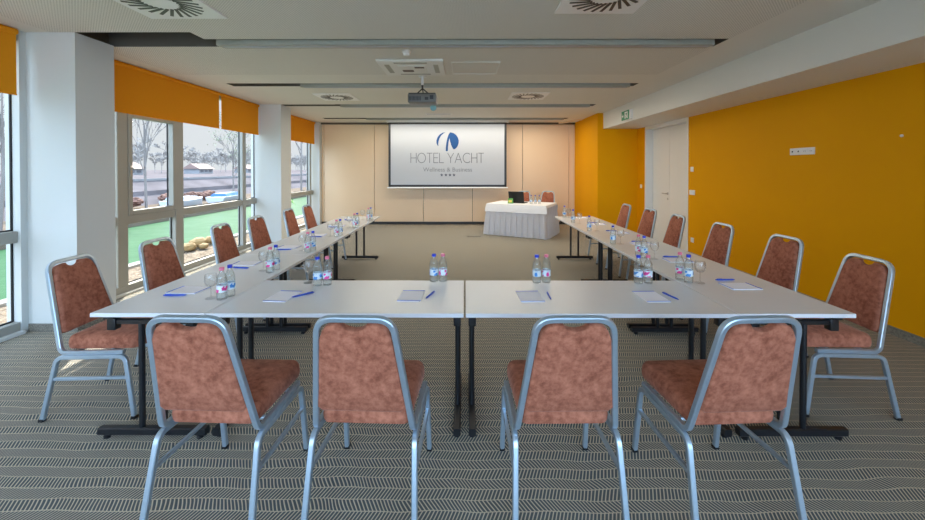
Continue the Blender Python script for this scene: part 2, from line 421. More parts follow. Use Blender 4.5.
# windows on the left
def window(n, y0, y1, mull, sash=None):
    bm = BM()
    fx0, fx1 = -4.30, -4.20
    for (a, b) in mull: box(bm, fx0, fx1, a, b, .03, CZ, .006, seg=1)
    ed = [y0]+[v for m_ in mull for v in m_]+[y1]
    box(bm, fx0-.004, fx1+.004, y0, y1, 0, .11, .006, seg=1); box(bm, fx0, fx1, y0, y1, CZ-.1, CZ)
    box(bm, fx0+.01, fx1-.012, y0, y1, .86, .97, .006, seg=1)
    w = struct(finish('window_%d' % n, bm, 'wframe', smooth=0))
    bm = BM(); box(bm, -4.21, -4.15, y0, y1, 0, .03, .004); finish('sill', bm, 'pillar', w, smooth=0)
    for i in range(0, len(ed), 2):
        a, b = ed[i], ed[i+1]
        if b-a < .05: continue
        for q0, q1 in ((.10, .87), (.96, CZ-.1)):
            bm = BM(); vs_ = [bm.verts.new((-4.278, y, z)) for y, z in ((a, q0), (b, q0), (b, q1), (a, q1))]; bm.faces.new(vs_); pn = finish('pane', bm, 'pane', w, smooth=0)
            if b-a > .2:
                bm = BM(); g0, g1 = q0+.01, q1-.01; t_ = .014
                sa, sb = (a+.06, b-.06) if sash and q0 > .5 and abs(a-sash[0]) < .01 else (a, b)
                box(bm, -4.275, -4.262, sa, sa+t_, g0, g1); box(bm, -4.275, -4.262, sb-t_, sb, g0, g1); box(bm, -4.275, -4.262, sa, sb, g0, g0+t_)
                finish('gasket', bm, 'black', pn, smooth=0)
    if sash:
        a, b = sash
        bm = BM(); t = .06; x0, x1 = -4.262, -4.19
        box(bm, x0, x1, a, a+t, .97, 2.26, .005, seg=1); box(bm, x0, x1, b-t, b, .97, 2.26, .005, seg=1)
        box(bm, x0, x1, a+t, b-t, .97, .97+t, .005, seg=1); box(bm, x0, x1, a+t, b-t, 2.26-t, 2.26, .005, seg=1)
        s = finish('sash', bm, 'wframe', w, smooth=0)
        bm = BM(); box(bm, x1, x1+.012, a+.015, a+.045, 1.46, 1.60, .004)
        tube(bm, fillet([(x1, a+.03, 1.56), (x1+.045, a+.03, 1.56), (x1+.045, a+.13, 1.56)], .012), .009)
        finish('handle', bm, 'chrome', s)
    return w
window(1, -2.2, 1.46, [(-2.2, -2.1), (-.72, -.56), (.96, 1.08)])
window(2, 1.935, 5.68, [(1.935, 1.99), (2.50, 2.65), (3.45, 3.61), (5.16, 5.27)], (2.65, 3.45))
window(3, 6.13, 8.62, [(6.13, 6.22), (6.66, 6.86), (8.36, 8.46)])
# roller blinds
def blind(y0, y1, label):
    t = thing('roller_blind', label, 'blind', (-4.17, (y0+y1)/2, 0), 0, 'orange roller blinds over the windows')
    h = (y1-y0)/2
    bm = BM(); box(bm, -.002, .002, -h, h, 2.25, CZ-.03); finish('fabric', bm, 'blind', t, smooth=0)
    bm = BM(); tube(bm, [(0, -h, 2.247), (0, h, 2.247)], .008, 8); finish('bottom_bar', bm, 'blind', t)
    bm = BM(); tube(bm, [(0, -h, CZ-.03), (0, h, CZ-.03)], .028, 12); finish('roller', bm, 'blind', t)
blind(-2.18, 1.42, 'orange roller blind at far left edge, in front of nearest pillar')
blind(1.96, 4.41, 'wide orange roller blind between the two pillars, larger one')
blind(4.475, 5.67, 'narrower orange roller blind just left of the second pillar')
blind(6.15, 8.60, 'orange roller blind beyond the second pillar, near the far wall')

# door
dr = bpy.data.objects.new('door_1', None); COL.objects.link(dr); struct(dr); dr.location = (XR, D0, 0)
W = D1-D0; H = BZ
bm = BM()
for a, b in ((0, .055), (W-.055, W)): box(bm, -.012, .20, a, b, 0, H, .004)
box(bm, -.012, .20, .055, W-.055, H-.07, H, .004)
finish('door_frame', bm, 'white_laq', dr, smooth=0)
for a, b, hd in ((.058, W*.55-.002, 0), (W*.55+.002, W-.058, 1)):
    bm = BM(); box(bm, .145, .185, a, b, .008, H-.075, .003); lf = finish('door_leaf', bm, 'white_laq', dr, smooth=0)
    if hd:
        bm = BM(); y = a+.06
        lathe_pts = [(.145, y, 1.05), (.10, y, 1.05), (.095, y+.13, 1.05)]
        tube(bm, fillet(lathe_pts, .02), .011, 8)
        box(bm, .138, .146, y-.025, y+.025, 1.025, 1.075, .003); box(bm, .138, .146, y-.022, y+.022, .92, .964, .003)
        finish('door_handle', bm, 'chrome', lf)

# ------------------------------------------------------------------ ceiling fittings
fx_names = ['long grey recessed strip light in ceiling, nearest the camera', 'long grey recessed strip light, second from the camera, above the projector',
            'long grey recessed strip light, third from camera, level with second pillar', 'long grey recessed strip light closest to the projection screen']
for (a, b), lb in zip(SL, fx_names):
    t = thing('strip_light', lb, 'ceiling light', (0, a, CZ), 0, 'strip lights across the ceiling')
    bm = BM(); w = b-a
    prof = [(.05, .24), (.05, -.038), (.065, -.046), (w-.03, -.030), (w-.012, .0), (w-.012, .24)]
    prism(bm, prof, -2.53, 2.53, lambda u, v, h: (h, u, v)); finish('housing', bm, 'alu', t, smooth=0)
    bm = BM(); prism(bm, [(.09, -.0475), (.125, -.046), (.125, -.036), (.09, -.036)], -2.48, 2.5, lambda u, v, h: (h, u, v)); finish('diffuser', bm, 'lens', t, smooth=0)
def swirl(cx, cy, label):
    t = thing('swirl_air_diffuser', label, 'air vent', (cx, cy, CZ), 0, 'square swirl diffusers in the ceiling')
    bm = BM(); h = .327
    box(bm, -h, h, -h, h, -.014, .003, .004); finish('plate', bm, 'whiteplastic', t, smooth=0)
    bm = BM()
    n = 24
    for k in range(n):
        a = 2*pi*k/n; m_ = Matrix.Rotation(a, 4, 'Z') @ Matrix.Translation((.200, 0, 0)) @ Matrix.Rotation(radians(22), 4, 'Z')
        box(bm, -.085, .085, -.0125, .0125, -.0165, -.0135, mtx=m_)
    finish('slots', bm, 'black', t, smooth=0)
    bm = BM(); lathe(bm, [(.11, -.014), (.105, -.018), (.0, -.019)][:2], 24); finish('centre_disc', bm, 'whiteplastic', t)
swirl(-2.365, .83, 'white square swirl air diffuser, front left of the ceiling')
swirl(1.07, .73, 'white square swirl air diffuser, front right at top edge')
swirl(-2.31, 4.85, 'far left white swirl air diffuser beyond second strip light')
swirl(1.12, 4.76, 'far right white swirl air diffuser beyond second strip light')
# ceiling cassette air conditioner
t = thing('ceiling_air_conditioner', 'square white cassette air conditioner with four slots above the projector', 'air conditioner', (-.66, 2.78, CZ))
bm = BM(); box(bm, -.40, .40, -.36, .36, -.028, .002, .01); finish('panel', bm, 'plaster', t, smooth=0)
bm = BM(); box(bm, -.17, .17, -.17, .17, -.036, -.028, .003)
finish('centre_grille', bm, 'plaster', t, smooth=0)
for a, b, c, d in ((-.33, -.27, -.2, .2), (.27, .33, -.2, .2), (-.2, .2, .25, .30), (-.2, .2, -.30, -.25)):
    bm = BM(); box(bm, a, b, c, d, -.031, -.027); finish('louvre', bm, 'alu', t, smooth=0)
for a, b, c, d in ((-.14, .0, .02, .12), (.03, .15, -.13, -.06)):
    bm = BM(); box(bm, a, b, c, d, -.0375, -.035); finish('vent_opening', bm, 'seam', t, smooth=0)
bm = BM()
for a, b, c, d in ((-.29, .29, -.30, -.29), (-.29, .29, .29, .30), (-.30, -.29, -.30, .30), (.29, .30, -.30, .30)): box(bm, a, b, c, d, -.008, .003)
o = tag(finish('access_panel', bm, 'plaster', smooth=0, loc=(.13, 2.85, CZ)), 'faint square access hatch outline right of the air conditioner', 'ceiling hatch')
bm = BM(); lathe(bm, [(.05, 0), (.05, -.02), (.036, -.035), (.036, -.05), (.012, -.06)], 18); tag(finish('smoke_detector', bm, 'whiteplastic', loc=(-.646, 2.1, CZ)), 'small round white smoke detector in front of the air conditioner', 'smoke detector')
bm = BM(); box(bm, -.32, .32, -.12, .12, -.014, 0, .004); o = finish('slot_vent', bm, 'plaster', smooth=0, loc=(-.62, 7.0, CZ)); tag(o, 'small pale rectangular ceiling grille beyond the projector', 'air vent')
bm = BM()
for y in (-.07, 0, .07): box(bm, -.28, .28, y-.012, y+.012, -.016, -.013)
finish('slot', bm, 'greyplastic', o, smooth=0)

# projector hung from the ceiling
t = thing('projector', 'grey projector hanging from a ceiling pole, facing the screen', 'projector', (-.60, 3.30, CZ))
bm = BM(); box(bm, -.05, .05, -.05, .05, -.012, 0, .003); tube(bm, [(0, 0, -.01), (0, .0, -.12)], .018, 12); finish('pole', bm, 'whiteplastic', t)
bm = BM(); tube(bm, [(0, 0, -.12), (0, .02, -.19)], .014, 8)
for sx in (-1, 1): tube(bm, [(0, .02, -.165), (sx*.085, .05, -.235), (sx*.15, .05, -.245)], .009, 6)
tube(bm, [(0, .02, -.165), (0, .16, -.24)], .009, 6); tube(bm, [(-.15, .05, -.245), (.15, .05, -.245)], .009, 6)
finish('bracket', bm, 'black', t)
bm = BM(); box(bm, -.20, .20, -.06, .22, -.375, -.25, .018, seg=3); bd = finish('body', bm, 'projgrey', t)
bm = BM()
for k in range(9): box(bm, -.18+k*.019, -.168+k*.019, -.063, -.058, -.35, -.29)
finish('vent_grille', bm, 'black', bd, smooth=0)
for a in ((.04, .09, -.34, -.30), (.11, .16, -.33, -.275)):
    bm = BM(); box(bm, a[0], a[1], -.064, -.058, a[2], a[3]); finish('socket', bm, 'black', bd, smooth=0)
bm = BM(); box(bm, -.19, .19, -.05, .21, -.252, -.238, .004); finish('top_cover', bm, 'black', bd, smooth=0)
bm = BM(); tube(bm, [(.13, .21, -.315), (.13, .25, -.315)], .045, 20); finish('lens', bm, 'lensteal', bd)
bm = BM(); tube(bm, [(.135, .235, -.405), (.135, .245, -.405)], .045, 20); tube(bm, [(.135, .24, -.36), (.135, .24, -.375)], .004, 6); finish('lens_cap', bm, 'lensteal', bd)

# exit sign on the beam
t = thing('exit_sign', 'green emergency exit sign with running figure on white beam', 'exit sign', (BX, 5.52, 2.61))
bm = BM(); box(bm, -.045, 0, -.215, .215, -.09, .10, .006); finish('housing', bm, 'whiteplastic', t, smooth=0)
bm = BM(); box(bm, -.049, -.044, -.16, .20, -.085, .095); pl = finish('face', bm, 'signgreen', t, smooth=0)
bm = BM()
fnx = lambda u, v, h: (h, u, v)
prism(bm, [(.02, -.06), (.045, -.06), (.045, .07), (-.10, .07), (-.10, -.06), (-.075, -.06), (-.075, .048), (.02, .048)][::-1], -.0515, -.048, fnx)   # doorway
prism(bm, [(.10, .0), (.135, .04), (.135, .015), (.175, .015), (.175, -.015), (.135, -.015), (.135, -.04)], -.0515, -.048, fnx)                 # arrow
prism(bm, [(-.03, .02), (-.01, .025), (.005, -.005), (-.01, -.02), (.01, -.055), (-.005, -.06), (-.03, -.02), (-.05, -.055), (-.065, -.05), (-.045, -.01)], -.0515, -.048, fnx)
bmesh.ops.create_circle(bm, cap_ends=True, radius=.012, segments=12, matrix=Matrix.Translation((-.0505, -.015, .037)) @ Matrix.Rotation(pi/2, 4, 'Y'))
finish('pictogram', bm, 'whiteplastic', pl, smooth=0)

# wall plates on the right wall
def plate(name, label, cat, y, z, w, h, n, kind):
    t = thing(name, label, cat, (XR, y, z))
    bm = BM(); box(bm, -.010, 0, -w/2, w/2, -h/2, h/2, .003); finish('frame', bm, 'whiteplastic', t, smooth=0)
    for k in range(n):
        yc = (-(n-1)/2+k)*w/n
        bm = BM()
        if kind[k] == 's':
            tube(bm, [(-.009, yc, 0), (-.0125, yc, 0)], .028, 20); c = finish('socket', bm, 'whiteplastic', t)
            bm = BM()
            for d in (-.010, .010): tube(bm, [(-.0124, yc+d, 0), (-.0135, yc+d, 0)], .004, 8)
            finish('socket_hole', bm, 'black', c)
        elif kind[k] == 'j':
            box(bm, -.013, -.009, yc-.026, yc+.026, -.026, .026, .002); c = finish('jack_cover', bm, 'whiteplastic', t, smooth=0)
            bm = BM(); tube(bm, [(-.0128, yc, 0), (-.0142, yc, 0)], .010, 12); finish('jack_hole', bm, 'black', c)
        else:
            box(bm, -.014, -.009, yc-.027, yc+.027, -.027, .027, .002); finish('rocker', bm, 'whiteplastic', t, smooth=0)
plate('socket_strip', 'white four-gang socket strip high on the yellow wall', 'socket', 2.46, 1.765, .34, .083, 4, 'ssjj')
plate('light_switch', 'white double light switch on yellow wall right of the door', 'switch', 4.70, 1.14, .16, .085, 2, 'rr')
plate('thermostat', 'small white thermostat above the light switch right of the door', 'thermostat', 4.71, 1.55, .085, .085, 1, 'r')
plate('wall_socket', 'white wall socket low on yellow wall right of the door', 'socket', 4.69, .30, .085, .085, 1, 's')
plate('light_switch', 'small white switch on yellow wall left of the door', 'switch', 6.70, 1.16, .085, .085, 1, 'r')
bm = BM(); tube(bm, [(0, 0, 0), (-.012, 0, 0)], .012, 10); tag(finish('wall_hook', bm, 'whiteplastic', loc=(XR, 1.40, 1.86)), 'tiny pale peg on yellow wall at the far right', 'wall peg')

# floor outlet
t = thing('floor_outlet', 'dark rectangular floor outlet lid in carpet left of the skirted table', 'floor outlet', (.21, 6.87, 0))
bm = BM(); box(bm, -.16, .16, -.13, .13, 0, .006, .002); finish('rim', bm, 'recess', t, smooth=0)
bm = BM(); box(bm, -.14, .14, -.11, .11, .006, .008); finish('lid', bm, 'carpet', t, smooth=0)

# ------------------------------------------------------------------ projection screen
SX0, SX1, SZ0, SZ1, SY = -2.06, 1.12, 1.07, 2.815, 8.30
t = thing('projection_screen', 'large white projection screen showing a blue sail logo, black border', 'projection screen', ((SX0+SX1)/2, SY, 0))
hw = (SX1-SX0)/2
bm = BM(); box(bm, -hw, hw, 0, .006, SZ0, SZ1); fab = finish('screen_fabric', bm, 'screen', t, smooth=0)
bm = BM(); b = .06
for a in ((-hw, hw, SZ1-b, SZ1), (-hw, hw, SZ0, SZ0+b), (-hw, -hw+b, SZ0, SZ1), (hw-b, hw, SZ0, SZ1)): box(bm, a[0], a[1], -.004, 0, a[2], a[3])
finish('border', bm, 'blacktrim', t, smooth=0)
bm = BM(); tube(bm, [(-hw-.03, .003, SZ0-.02), (hw+.03, .003, SZ0-.02)], .02, 10); finish('weight_bar', bm, 'whiteplastic', t)
bm = BM(); box(bm, -hw-.06, hw+.06, -.05, .08, SZ1-.01, CZ+.003, .006); finish('case', bm, 'whiteplastic', t, smooth=0)
# logo: crop pixels -> screen plane  (u right, v up), all metres
def SPX(cx, cy):     # position measured on the screen picture
    return ((cx-336)/663*2*hw*.985, (SZ0+SZ1)/2-(cy-255)/363*(SZ1-SZ0)*.97)
fl = lambda u, v, h: (u, h, v)
bm = BM()
cres = [(325, 126), (308, 129), (292, 139), (280, 154), (273, 172), (273, 188), (278, 200), (284, 208), (283, 196), (285, 178), (291, 160), (300, 145), (312, 134)]
prism(bm, [SPX(*p) for p in cres], -.0035, 0, fl)
sail = [(349, 127), (342, 140), (335, 160), (330, 185), (327, 210), (326, 233), (332, 236), (338, 233), (339, 210), (342, 185), (347, 160), (351, 180), (357, 200), (364, 216), (372, 226), (384, 219), (393, 207), (399, 190), (400, 174), (395, 157), (385, 142), (372, 132), (360, 128)]
prism(bm, [SPX(*p) for p in sail], -.0035, 0, fl)
finish('emblem', bm, 'logoblue', fab, smooth=0)
# large thin lettering drawn as strokes
GL = {'H': (1.0, [[(0, 0), (0, 1)], [(.62, 0), (.62, 1)], [(0, .5), (.62, .5)]], .62),
      'O': (1, [[(.45+.45*cos(2*pi*k/28), .5+.5*sin(2*pi*k/28)) for k in range(29)]], .9),
      'T': (1, [[(0, 1), (.6, 1)], [(.3, 0), (.3, 1)]], .6),
      'E': (1, [[(.5, 1), (0, 1), (0, 0), (.5, 0)], [(0, .52), (.44, .52)]], .5),
      'L': (1, [[(0, 1), (0, 0), (.46, 0)]], .46),
      'Y': (1, [[(0, 1), (.33, .45), (.33, 0)], [(.66, 1), (.33, .45)]], .66),
      'A': (1, [[(0, 0), (.38, 1), (.76, 0)], [(.13, .33), (.63, .33)]], .76),
      'C': (1, [[(.47+.47*cos(radians(a)), .5+.5*sin(radians(a))) for a in range(50, 311, 10)]], .80)}
def stroke(bm, pts, w, y0, y1):
    pts = [Vector(p) for p in pts]
    for a, b in zip(pts, pts[1:]):
        d = (b-a).normalized(); n = Vector((-d.y, d.x))*w/2; e = d*w*.4
        q = [a-e-n, b+e-n, b+e+n, a-e+n]
        prism(bm, [(p.x, p.y) for p in q], y0, y1, fl)
bm = BM()
x0, zb = SPX(127, 302); x1, zt = SPX(542, 247); hh = zt-zb
adv = sum(GL[c][2] for c in 'HOTELYACHT'); gap = .17; sp = .48
total = adv+gap*8+sp
kx = (x1-x0)/total; x = x0
for c in 'HOTEL YACHT':
    if c == ' ': x += (sp-gap)*kx; continue
    for s in GL[c][1]: stroke(bm, [(x+px*kx, zb+pz*hh) for px, pz in s], .016, -.003, 0)
    x += (GL[c][2]+gap)*kx
finish('lettering', bm, 'logogrey', fab, smooth=0)
cu = bpy.data.curves.new('lettering', 'FONT'); cu.body = 'Wellness & Business'; cu.size = 1; cu.extrude = .002
fo = bpy.data.objects.new('lettering_curve', cu); COL.objects.link(fo); bpy.context.view_layer.update()
tm = bpy.data.meshes.new_from_object(fo); wd = fo.dimensions.x; bpy.data.objects.remove(fo)
xa, za = SPX(197, 353); xb, zb2 = SPX(476, 326)
s = (xb-xa)/wd
for v in tm.vertices: v.co = Vector((xa+v.co.x*s, -.002+.0015*(1 if v.co.z < 0 else -1)*.5, za+v.co.y*s))
tm.materials.clear(); tm.materials.append(M['logolight'])
lo = bpy.data.objects.new('lettering', tm); COL.objects.link(lo); lo.parent = fab
for cx in (303, 327, 350, 373):
    bm = BM(); u, v = SPX(cx, 373); R = .046
    prism(bm, [(u+(R if k % 2 == 0 else R*.42)*sin(pi*k/5), v+(R if k % 2 == 0 else R*.42)*cos(pi*k/5)) for k in range(10)][::-1], -.003, 0, fl)
    finish('star', bm, 'logodark', fab, smooth=0)

# ------------------------------------------------------------------ tables
TZ = .735; TW = .66
def make_table(Lx, ends=(1, 1)):
    """long side along local X, origin at centre of the footprint"""
    t = thing('conference_table', '', 'table', group='white topped tables of the U-shaped set-up')
    h = Lx/2; w = TW/2
    bm = BM(); box(bm, -h+.0015, h-.0015, -w, w, TZ-.024, TZ, .003, mi=0)
    for f in bm.faces:
        if abs(f.normal.z) < .5: f.material_index = 1
    finish('tabletop', bm, ['tabletop', 'edge'], t, smooth=0)
    for s in (-1, 1):
        x = s*(h-.040)
        bm = BM()
        tube(bm, [(x, -w+.02, .042), (x, w-.02, .042)], .021, square=True)
        for y in (-.065, .065): tube(bm, [(x, y, .05), (x, y, TZ-.07)], .0165, 10)
        tube(bm, [(x, -w+.13, TZ-.06), (x, w-.13, TZ-.06)], .014, square=True)
        lg = finish('leg', bm, 'black', t)
        for y in (-w+.105, w-.105):
            bm = BM()
            box(bm, x-.038, x+.038, y-.028, y+.028, TZ-.036, TZ-.024); box(bm, x-.022, x+.022, y-.024, y+.024, TZ-.105, TZ-.034, .004)
            finish('hinge_bracket', bm, 'black', lg)
        for y in (-w+.06, w-.06):
            bm = BM(); lathe(bm, [(.018, 0), (.018, .014), (.008, .022)], 12, x, y); finish('foot_pad', bm, 'black', lg)
    bm = BM()
    for y in (-w+.1, w-.1): box(bm, -h+.13, h-.13, y-.012, y+.012, TZ-.05, TZ-.024)
    finish('rail', bm, 'black', t, smooth=0)
    return t
SLEN = 1.512
side = Proto(lambda: make_table(SLEN))
ordn = ['nearest the camera', 'in the middle', 'at the far end']
for k in range(3):
    side.place((-1.473-TW/2, SLEN*(k+.5), 0), pi/2, 'white topped folding table in window-side row, '+ordn[k])
for k in range(3):
    side.place((1.552+TW/2, SLEN*(k+.5), 0), pi/2, 'white topped folding table in row along yellow wall, '+ordn[k])
t = make_table(1.465); t.location = (-1.471+1.465/2, TW/2, 0); t['label'] = 'left white topped folding table of the front row'
t = make_table(1.545); t.location = (.003+1.545/2, TW/2, 0); t['label'] = 'right white topped folding table of the front row'

# ------------------------------------------------------------------ chairs
def make_chair():
    t = thing('banquet_chair', '', 'chair', group='terracotta banquet chairs around the tables')
    zr = .412; zt = .950
    yb = lambda z: -.185-.262*max(0, z-.42)
    bw, tw = .216, .154                         # half widths at seat and at top
    xw = lambda z: bw+(tw-bw)*(z-.42)/(zt-.42)
    r = .0125
    path = [(bw, .19, zr), (bw, yb(.412), zr), (xw(zt), yb(zt), zt), (-xw(zt), yb(zt), zt), (-bw, yb(.412), zr), (-bw, .19, zr)]
    bm = BM(); tube(bm, fillet(path, [.05, .075, .075, .05], 7), r, square=True, up=(1, 0, 0))
    for y in (-.10, .12): tube(bm, [(-bw, y, zr), (bw, y, zr)], .010, 8)
    finish('back_frame', bm, 'frame', t)
    # seat
    hw_b, hw_f = .197, .207
    out = []
    def arc(cx, cy, rr, a0, a1, n=5):
        for k in range(n+1):
            a = radians(a0+(a1-a0)*k/n); out.append((cx+rr*cos(a), cy+rr*sin(a)))
    arc(hw_b-.035, -.175+.035, .035, -90, 0); arc(hw_f-.05, .265-.05, .05, 0, 90); arc(-hw_f+.05, .265-.05, .05, 90, 180); arc(-hw_b+.035, -.175+.035, .035, 180, 270)
    bm = BM()
    pad(bm, out, [(.02, .424), (.005, .426), (0, .436), (-.003, .456), (0, .482), (.006, .496), (.014, .504), (.028, .509)], lambda u, v, h: (u, v, h))
    top = max(v.co.z for v in bm.verts)
    ring = [v for v in bm.verts if v.co.z > top-1e-6]; cap = [f for f in bm.faces if all(v in ring for v in f.verts)]
    for sc_, dz in ((.72, .006), (.38, .009)):
        rr = bmesh.ops.inset_region(bm, faces=cap, thickness=.0, depth=0)
        vs_ = set(v for f in cap for v in f.verts); c_ = Vector((0, .045, 0))
        for v in vs_: v.co = Vector((c_.x+(v.co.x-c_.x)*sc_, c_.y+(v.co.y-c_.y)*sc_, top+dz))
    finish('seat', bm, 'velvet', t, smooth=50)
    # back pad: outline in the plane of the back (u across, z up) with the hand-hole notch
    z0, z1 = .517, zt-.010
    P = []
    g = .006
    xi = lambda z: xw(z)-r-g+.004
    P += [(-xi(z0)+.02, z0), (xi(z0)-.02, z0), (xi(z0), z0+.02)]
    P += [(xi(z0+.1), z0+.1), (xi(z1-.2), z1-.2), (xi(z1-.075), z1-.075)]
    c = xi(z1)-.062
    for k in range(1, 6):
        a = radians(90*k/6); P.append((c+.062*cos(a), z1-.062+.058*sin(a)-.004))
    for k in range(0, 9):
        a = pi*k/8; P.append((.052*cos(a), z1-.006-.028*sin(a)))
    for k in range(5, 0, -1):
        a = radians(90*k/6); P.append((-c-.062*cos(a), z1-.062+.058*sin(a)-.004))
    P += [(-xi(z1-.075), z1-.075), (-xi(z1-.2), z1-.2), (-xi(z0+.1), z0+.1), (-xi(z0), z0+.02)]
    bm = BM()
    pad(bm, P, [(.012, -.020), (.003, -.017), (0, -.010), (0, .010), (.004, .018), (.012, .024), (.022, .027)], lambda u, z, h: (u, yb(z)+h, z+.2*h))
    bmesh.ops.triangulate(bm, faces=[f for f in bm.faces if len(f.verts) > 4])
    finish('backrest', bm, 'velvet', t, smooth=50)
    for s in (-1, 1):
        x = s*(bw+.008); za = .388
        rear = fillet([(x+s*.012, -.282, 0), (x, -.20, za), (x, 0, za)], .05, 6)
        front = fillet([(x, 0, za), (x, .205, za), (x+s*.006, .262, 0)], .05, 6)
        for pts, foot in ((rear, rear[0]), (front, front[-1])):
            bm = BM(); tube(bm, pts, .0125, square=True, up=(1, 0, 0)); lg = finish('leg', bm, 'frame', t)
            bm = BM(); box(bm, foot.x-.0145, foot.x+.0145, foot.y-.0145, foot.y+.0145, 0, .018, .003); finish('foot_cap', bm, 'black', lg, smooth=0)
        bm = BM(); tube(bm, [(x+s*.004, -.226, .255), (x+s*.002, .222, .255)], .009, square=True); finish('stretcher', bm, 'frame', t)
    return t
chair = Proto(make_chair)
o6 = ['nearest the camera', 'second from the camera', 'third from the camera', 'fourth from the camera', 'fifth from the camera', 'farthest from the camera']
for k, (y, rz, dx) in enumerate([(.43, 3, -.02), (1.08, -2, .015), (2.0, 2, -.005), (2.67, -3, 0), (3.60, 2, .0), (4.22, 0, .02)]):
    chair.place((-2.315+dx, y, 0), radians(-90+rz), 'terracotta velvet banquet chair on window side, '+o6[k])
for k, (y, rz, dx) in enumerate([(.46, -3, -.025), (1.24, 2, .085), (2.05, 0, .055), (2.87, -2, .01), (3.62, 3, .02), (4.38, 0, -.03)]):
    chair.place((2.44+dx, y, 0), radians(90+rz), 'terracotta velvet banquet chair beside yellow wall, '+o6[k])
fl4 = ['leftmost of the four', 'second from left of the four', 'third from left of the four', 'rightmost of the four']
for k, (x, y, rz) in enumerate([(-1.115, -.312, -2), (-.435, -.312, -2), (.44, -.312, 1), (1.178, -.312, 3)]):
    chair.place((x, y, 0), radians(rz), 'terracotta banquet chair seen from behind in foreground, '+fl4[k])
A = radians(-27.5)
chair.place((1.45, 8.04, 0), pi+A, 'banquet chair half hidden behind the laptop on skirted table')
chair.place((2.09, 8.0, 0), pi+A, 'banquet chair at right end behind the white skirted table')

# ------------------------------------------------------------------ bottles, glasses, pads, pens
def make_bottle(cap, lab):
    t = thing('water_bottle', '', 'bottle', group='small water bottles on the tables')
    bm = BM()
    lathe(bm, [(.020, 0), (.029, .003), (.0305, .012), (.0305, .045), (.0295, .05), (.0295, .095), (.031, .10), (.0305, .108), (.029, .114), (.0305, .120), (.0285, .128), (.0295, .135), (.027, .145), (.021, .158), (.0145, .172), (.0125, .184), (.0125, .19)], 16)
    finish('body', bm, 'pet', t)
    bm = BM(); lathe(bm, [(.0305, .05), (.0305, .094)], 20, capb=False, capt=False); finish('wrap', bm, lab, t)
    bm = BM(); lathe(bm, [(.0145, .184), (.0150, .186), (.0150, .201), (.0135, .203)], 16); finish('cap', bm, cap, t)
    return t
blue = Proto(lambda: make_bottle('capblue', 'labelblue')); pink = Proto(lambda: make_bottle('cappink', 'labelpink'))
def make_goblet():
    t = thing('water_goblet', '', 'glass', group='stemmed water glasses on the tables')
    bm = BM(); lathe(bm, [(.006, .075), (.022, .08), (.034, .095), (.039, .115), (.038, .135), (.034, .155), (.033, .155), (.037, .135), (.038, .115), (.033, .097), (.021, .082), (.004, .078)], 20); finish('bowl', bm, 'glass', t)
    bm = BM(); lathe(bm, [(.033, 0), (.033, .003), (.012, .007), (.005, .012), (.0045, .065), (.007, .0755)], 16); finish('stem', bm, 'glass', t)
    return t
goblet = Proto(make_goblet)
def make_pad():
    bm = BM(); w, h = .074, .105
    box(bm, -w, w, -h, h, 0, .005, .0008, seg=1)
    box(bm, -w, w, h-.014, h-.001, .005, .0056, mi=1); box(bm, -w, w, -h+.001, -h+.009, .005, .0056, mi=1)
    return tag(finish('notepad', bm, ['paper', 'blueprint'], smooth=0), '', 'notepad', 'notepads on the tables')
npad = Proto(make_pad)
def make_pen():
    t = thing('ballpoint_pen', '', 'pen', group='blue pens on the tables')
    bm = BM()
    prof = [(.001, -.072), (.003, -.064), (.0052, -.052), (.0056, .03), (.0052, .066), (.0034, .069), (.0034, .076)]
    lathe(bm, prof, 10)
    for v in bm.verts: v.co = Vector((v.co.x, v.co.z, v.co.y+.0056))
    finish('barrel', bm, 'penblue', t)
    bm = BM(); box(bm, -.0016, .0016, .028, .066, .0116, .0132, .0004, seg=1); box(bm, -.0016, .0016, .060, .066, .0105, .0125); finish('clip', bm, 'penblue', t, smooth=0)
    return t
pen = Proto(make_pen)
wp = ['first place', 'second place', 'third place', 'fourth place', 'fifth place', 'sixth place']
LS = ' on the window-side tables, counting from the camera'; RS = ' on the tables along the yellow wall, counting from camera'
# window side
for k, (a, b) in enumerate([((-1.527, .238), (-1.513, .300)), ((-1.540, .871), (-1.535, .955)), ((-1.540, 1.610), (-1.515, 1.675)), ((-1.56, 2.525), (-1.535, 2.59)), ((-1.535, 3.20), (-1.515, 3.27)), ((-1.53, 3.97), (-1.51, 4.04))]):
    pink.place((a[0], a[1], TZ), .4*k, 'pink-capped water bottle at '+wp[k]+LS)
    blue.place((b[0], b[1], TZ), .7*k, 'blue-capped water bottle at '+wp[k]+LS)
for k, p in enumerate([(-1.607, .257), (-1.624, .931), (-1.638, 1.719), (-1.638, 2.532), (-1.624, 3.26), (-1.654, 4.10)]):
    goblet.place((p[0], p[1], TZ), 0, 'stemmed water glass at '+wp[k]+LS)
for k, (p, a) in enumerate([((-1.863, .420), 85), ((-1.89, 1.162), 92), ((-1.84, 1.87), 86), ((-1.83, 2.62), 95), ((-1.84, 3.40), 90), ((-1.85, 4.15), 88)]):
    npad.place((p[0], p[1], TZ), radians(a), 'white notepad at '+wp[k]+LS)
for k, (p, a) in enumerate([((-1.869, .305), 92), ((-1.846, 1.005), 84), ((-1.83, 1.735), 96), ((-1.79, 2.48), 88), ((-1.84, 3.27), 92), ((-1.85, 4.02), 85)]):
    pen.place((p[0], p[1], TZ), radians(a), 'blue ballpoint pen at '+wp[k]+LS)
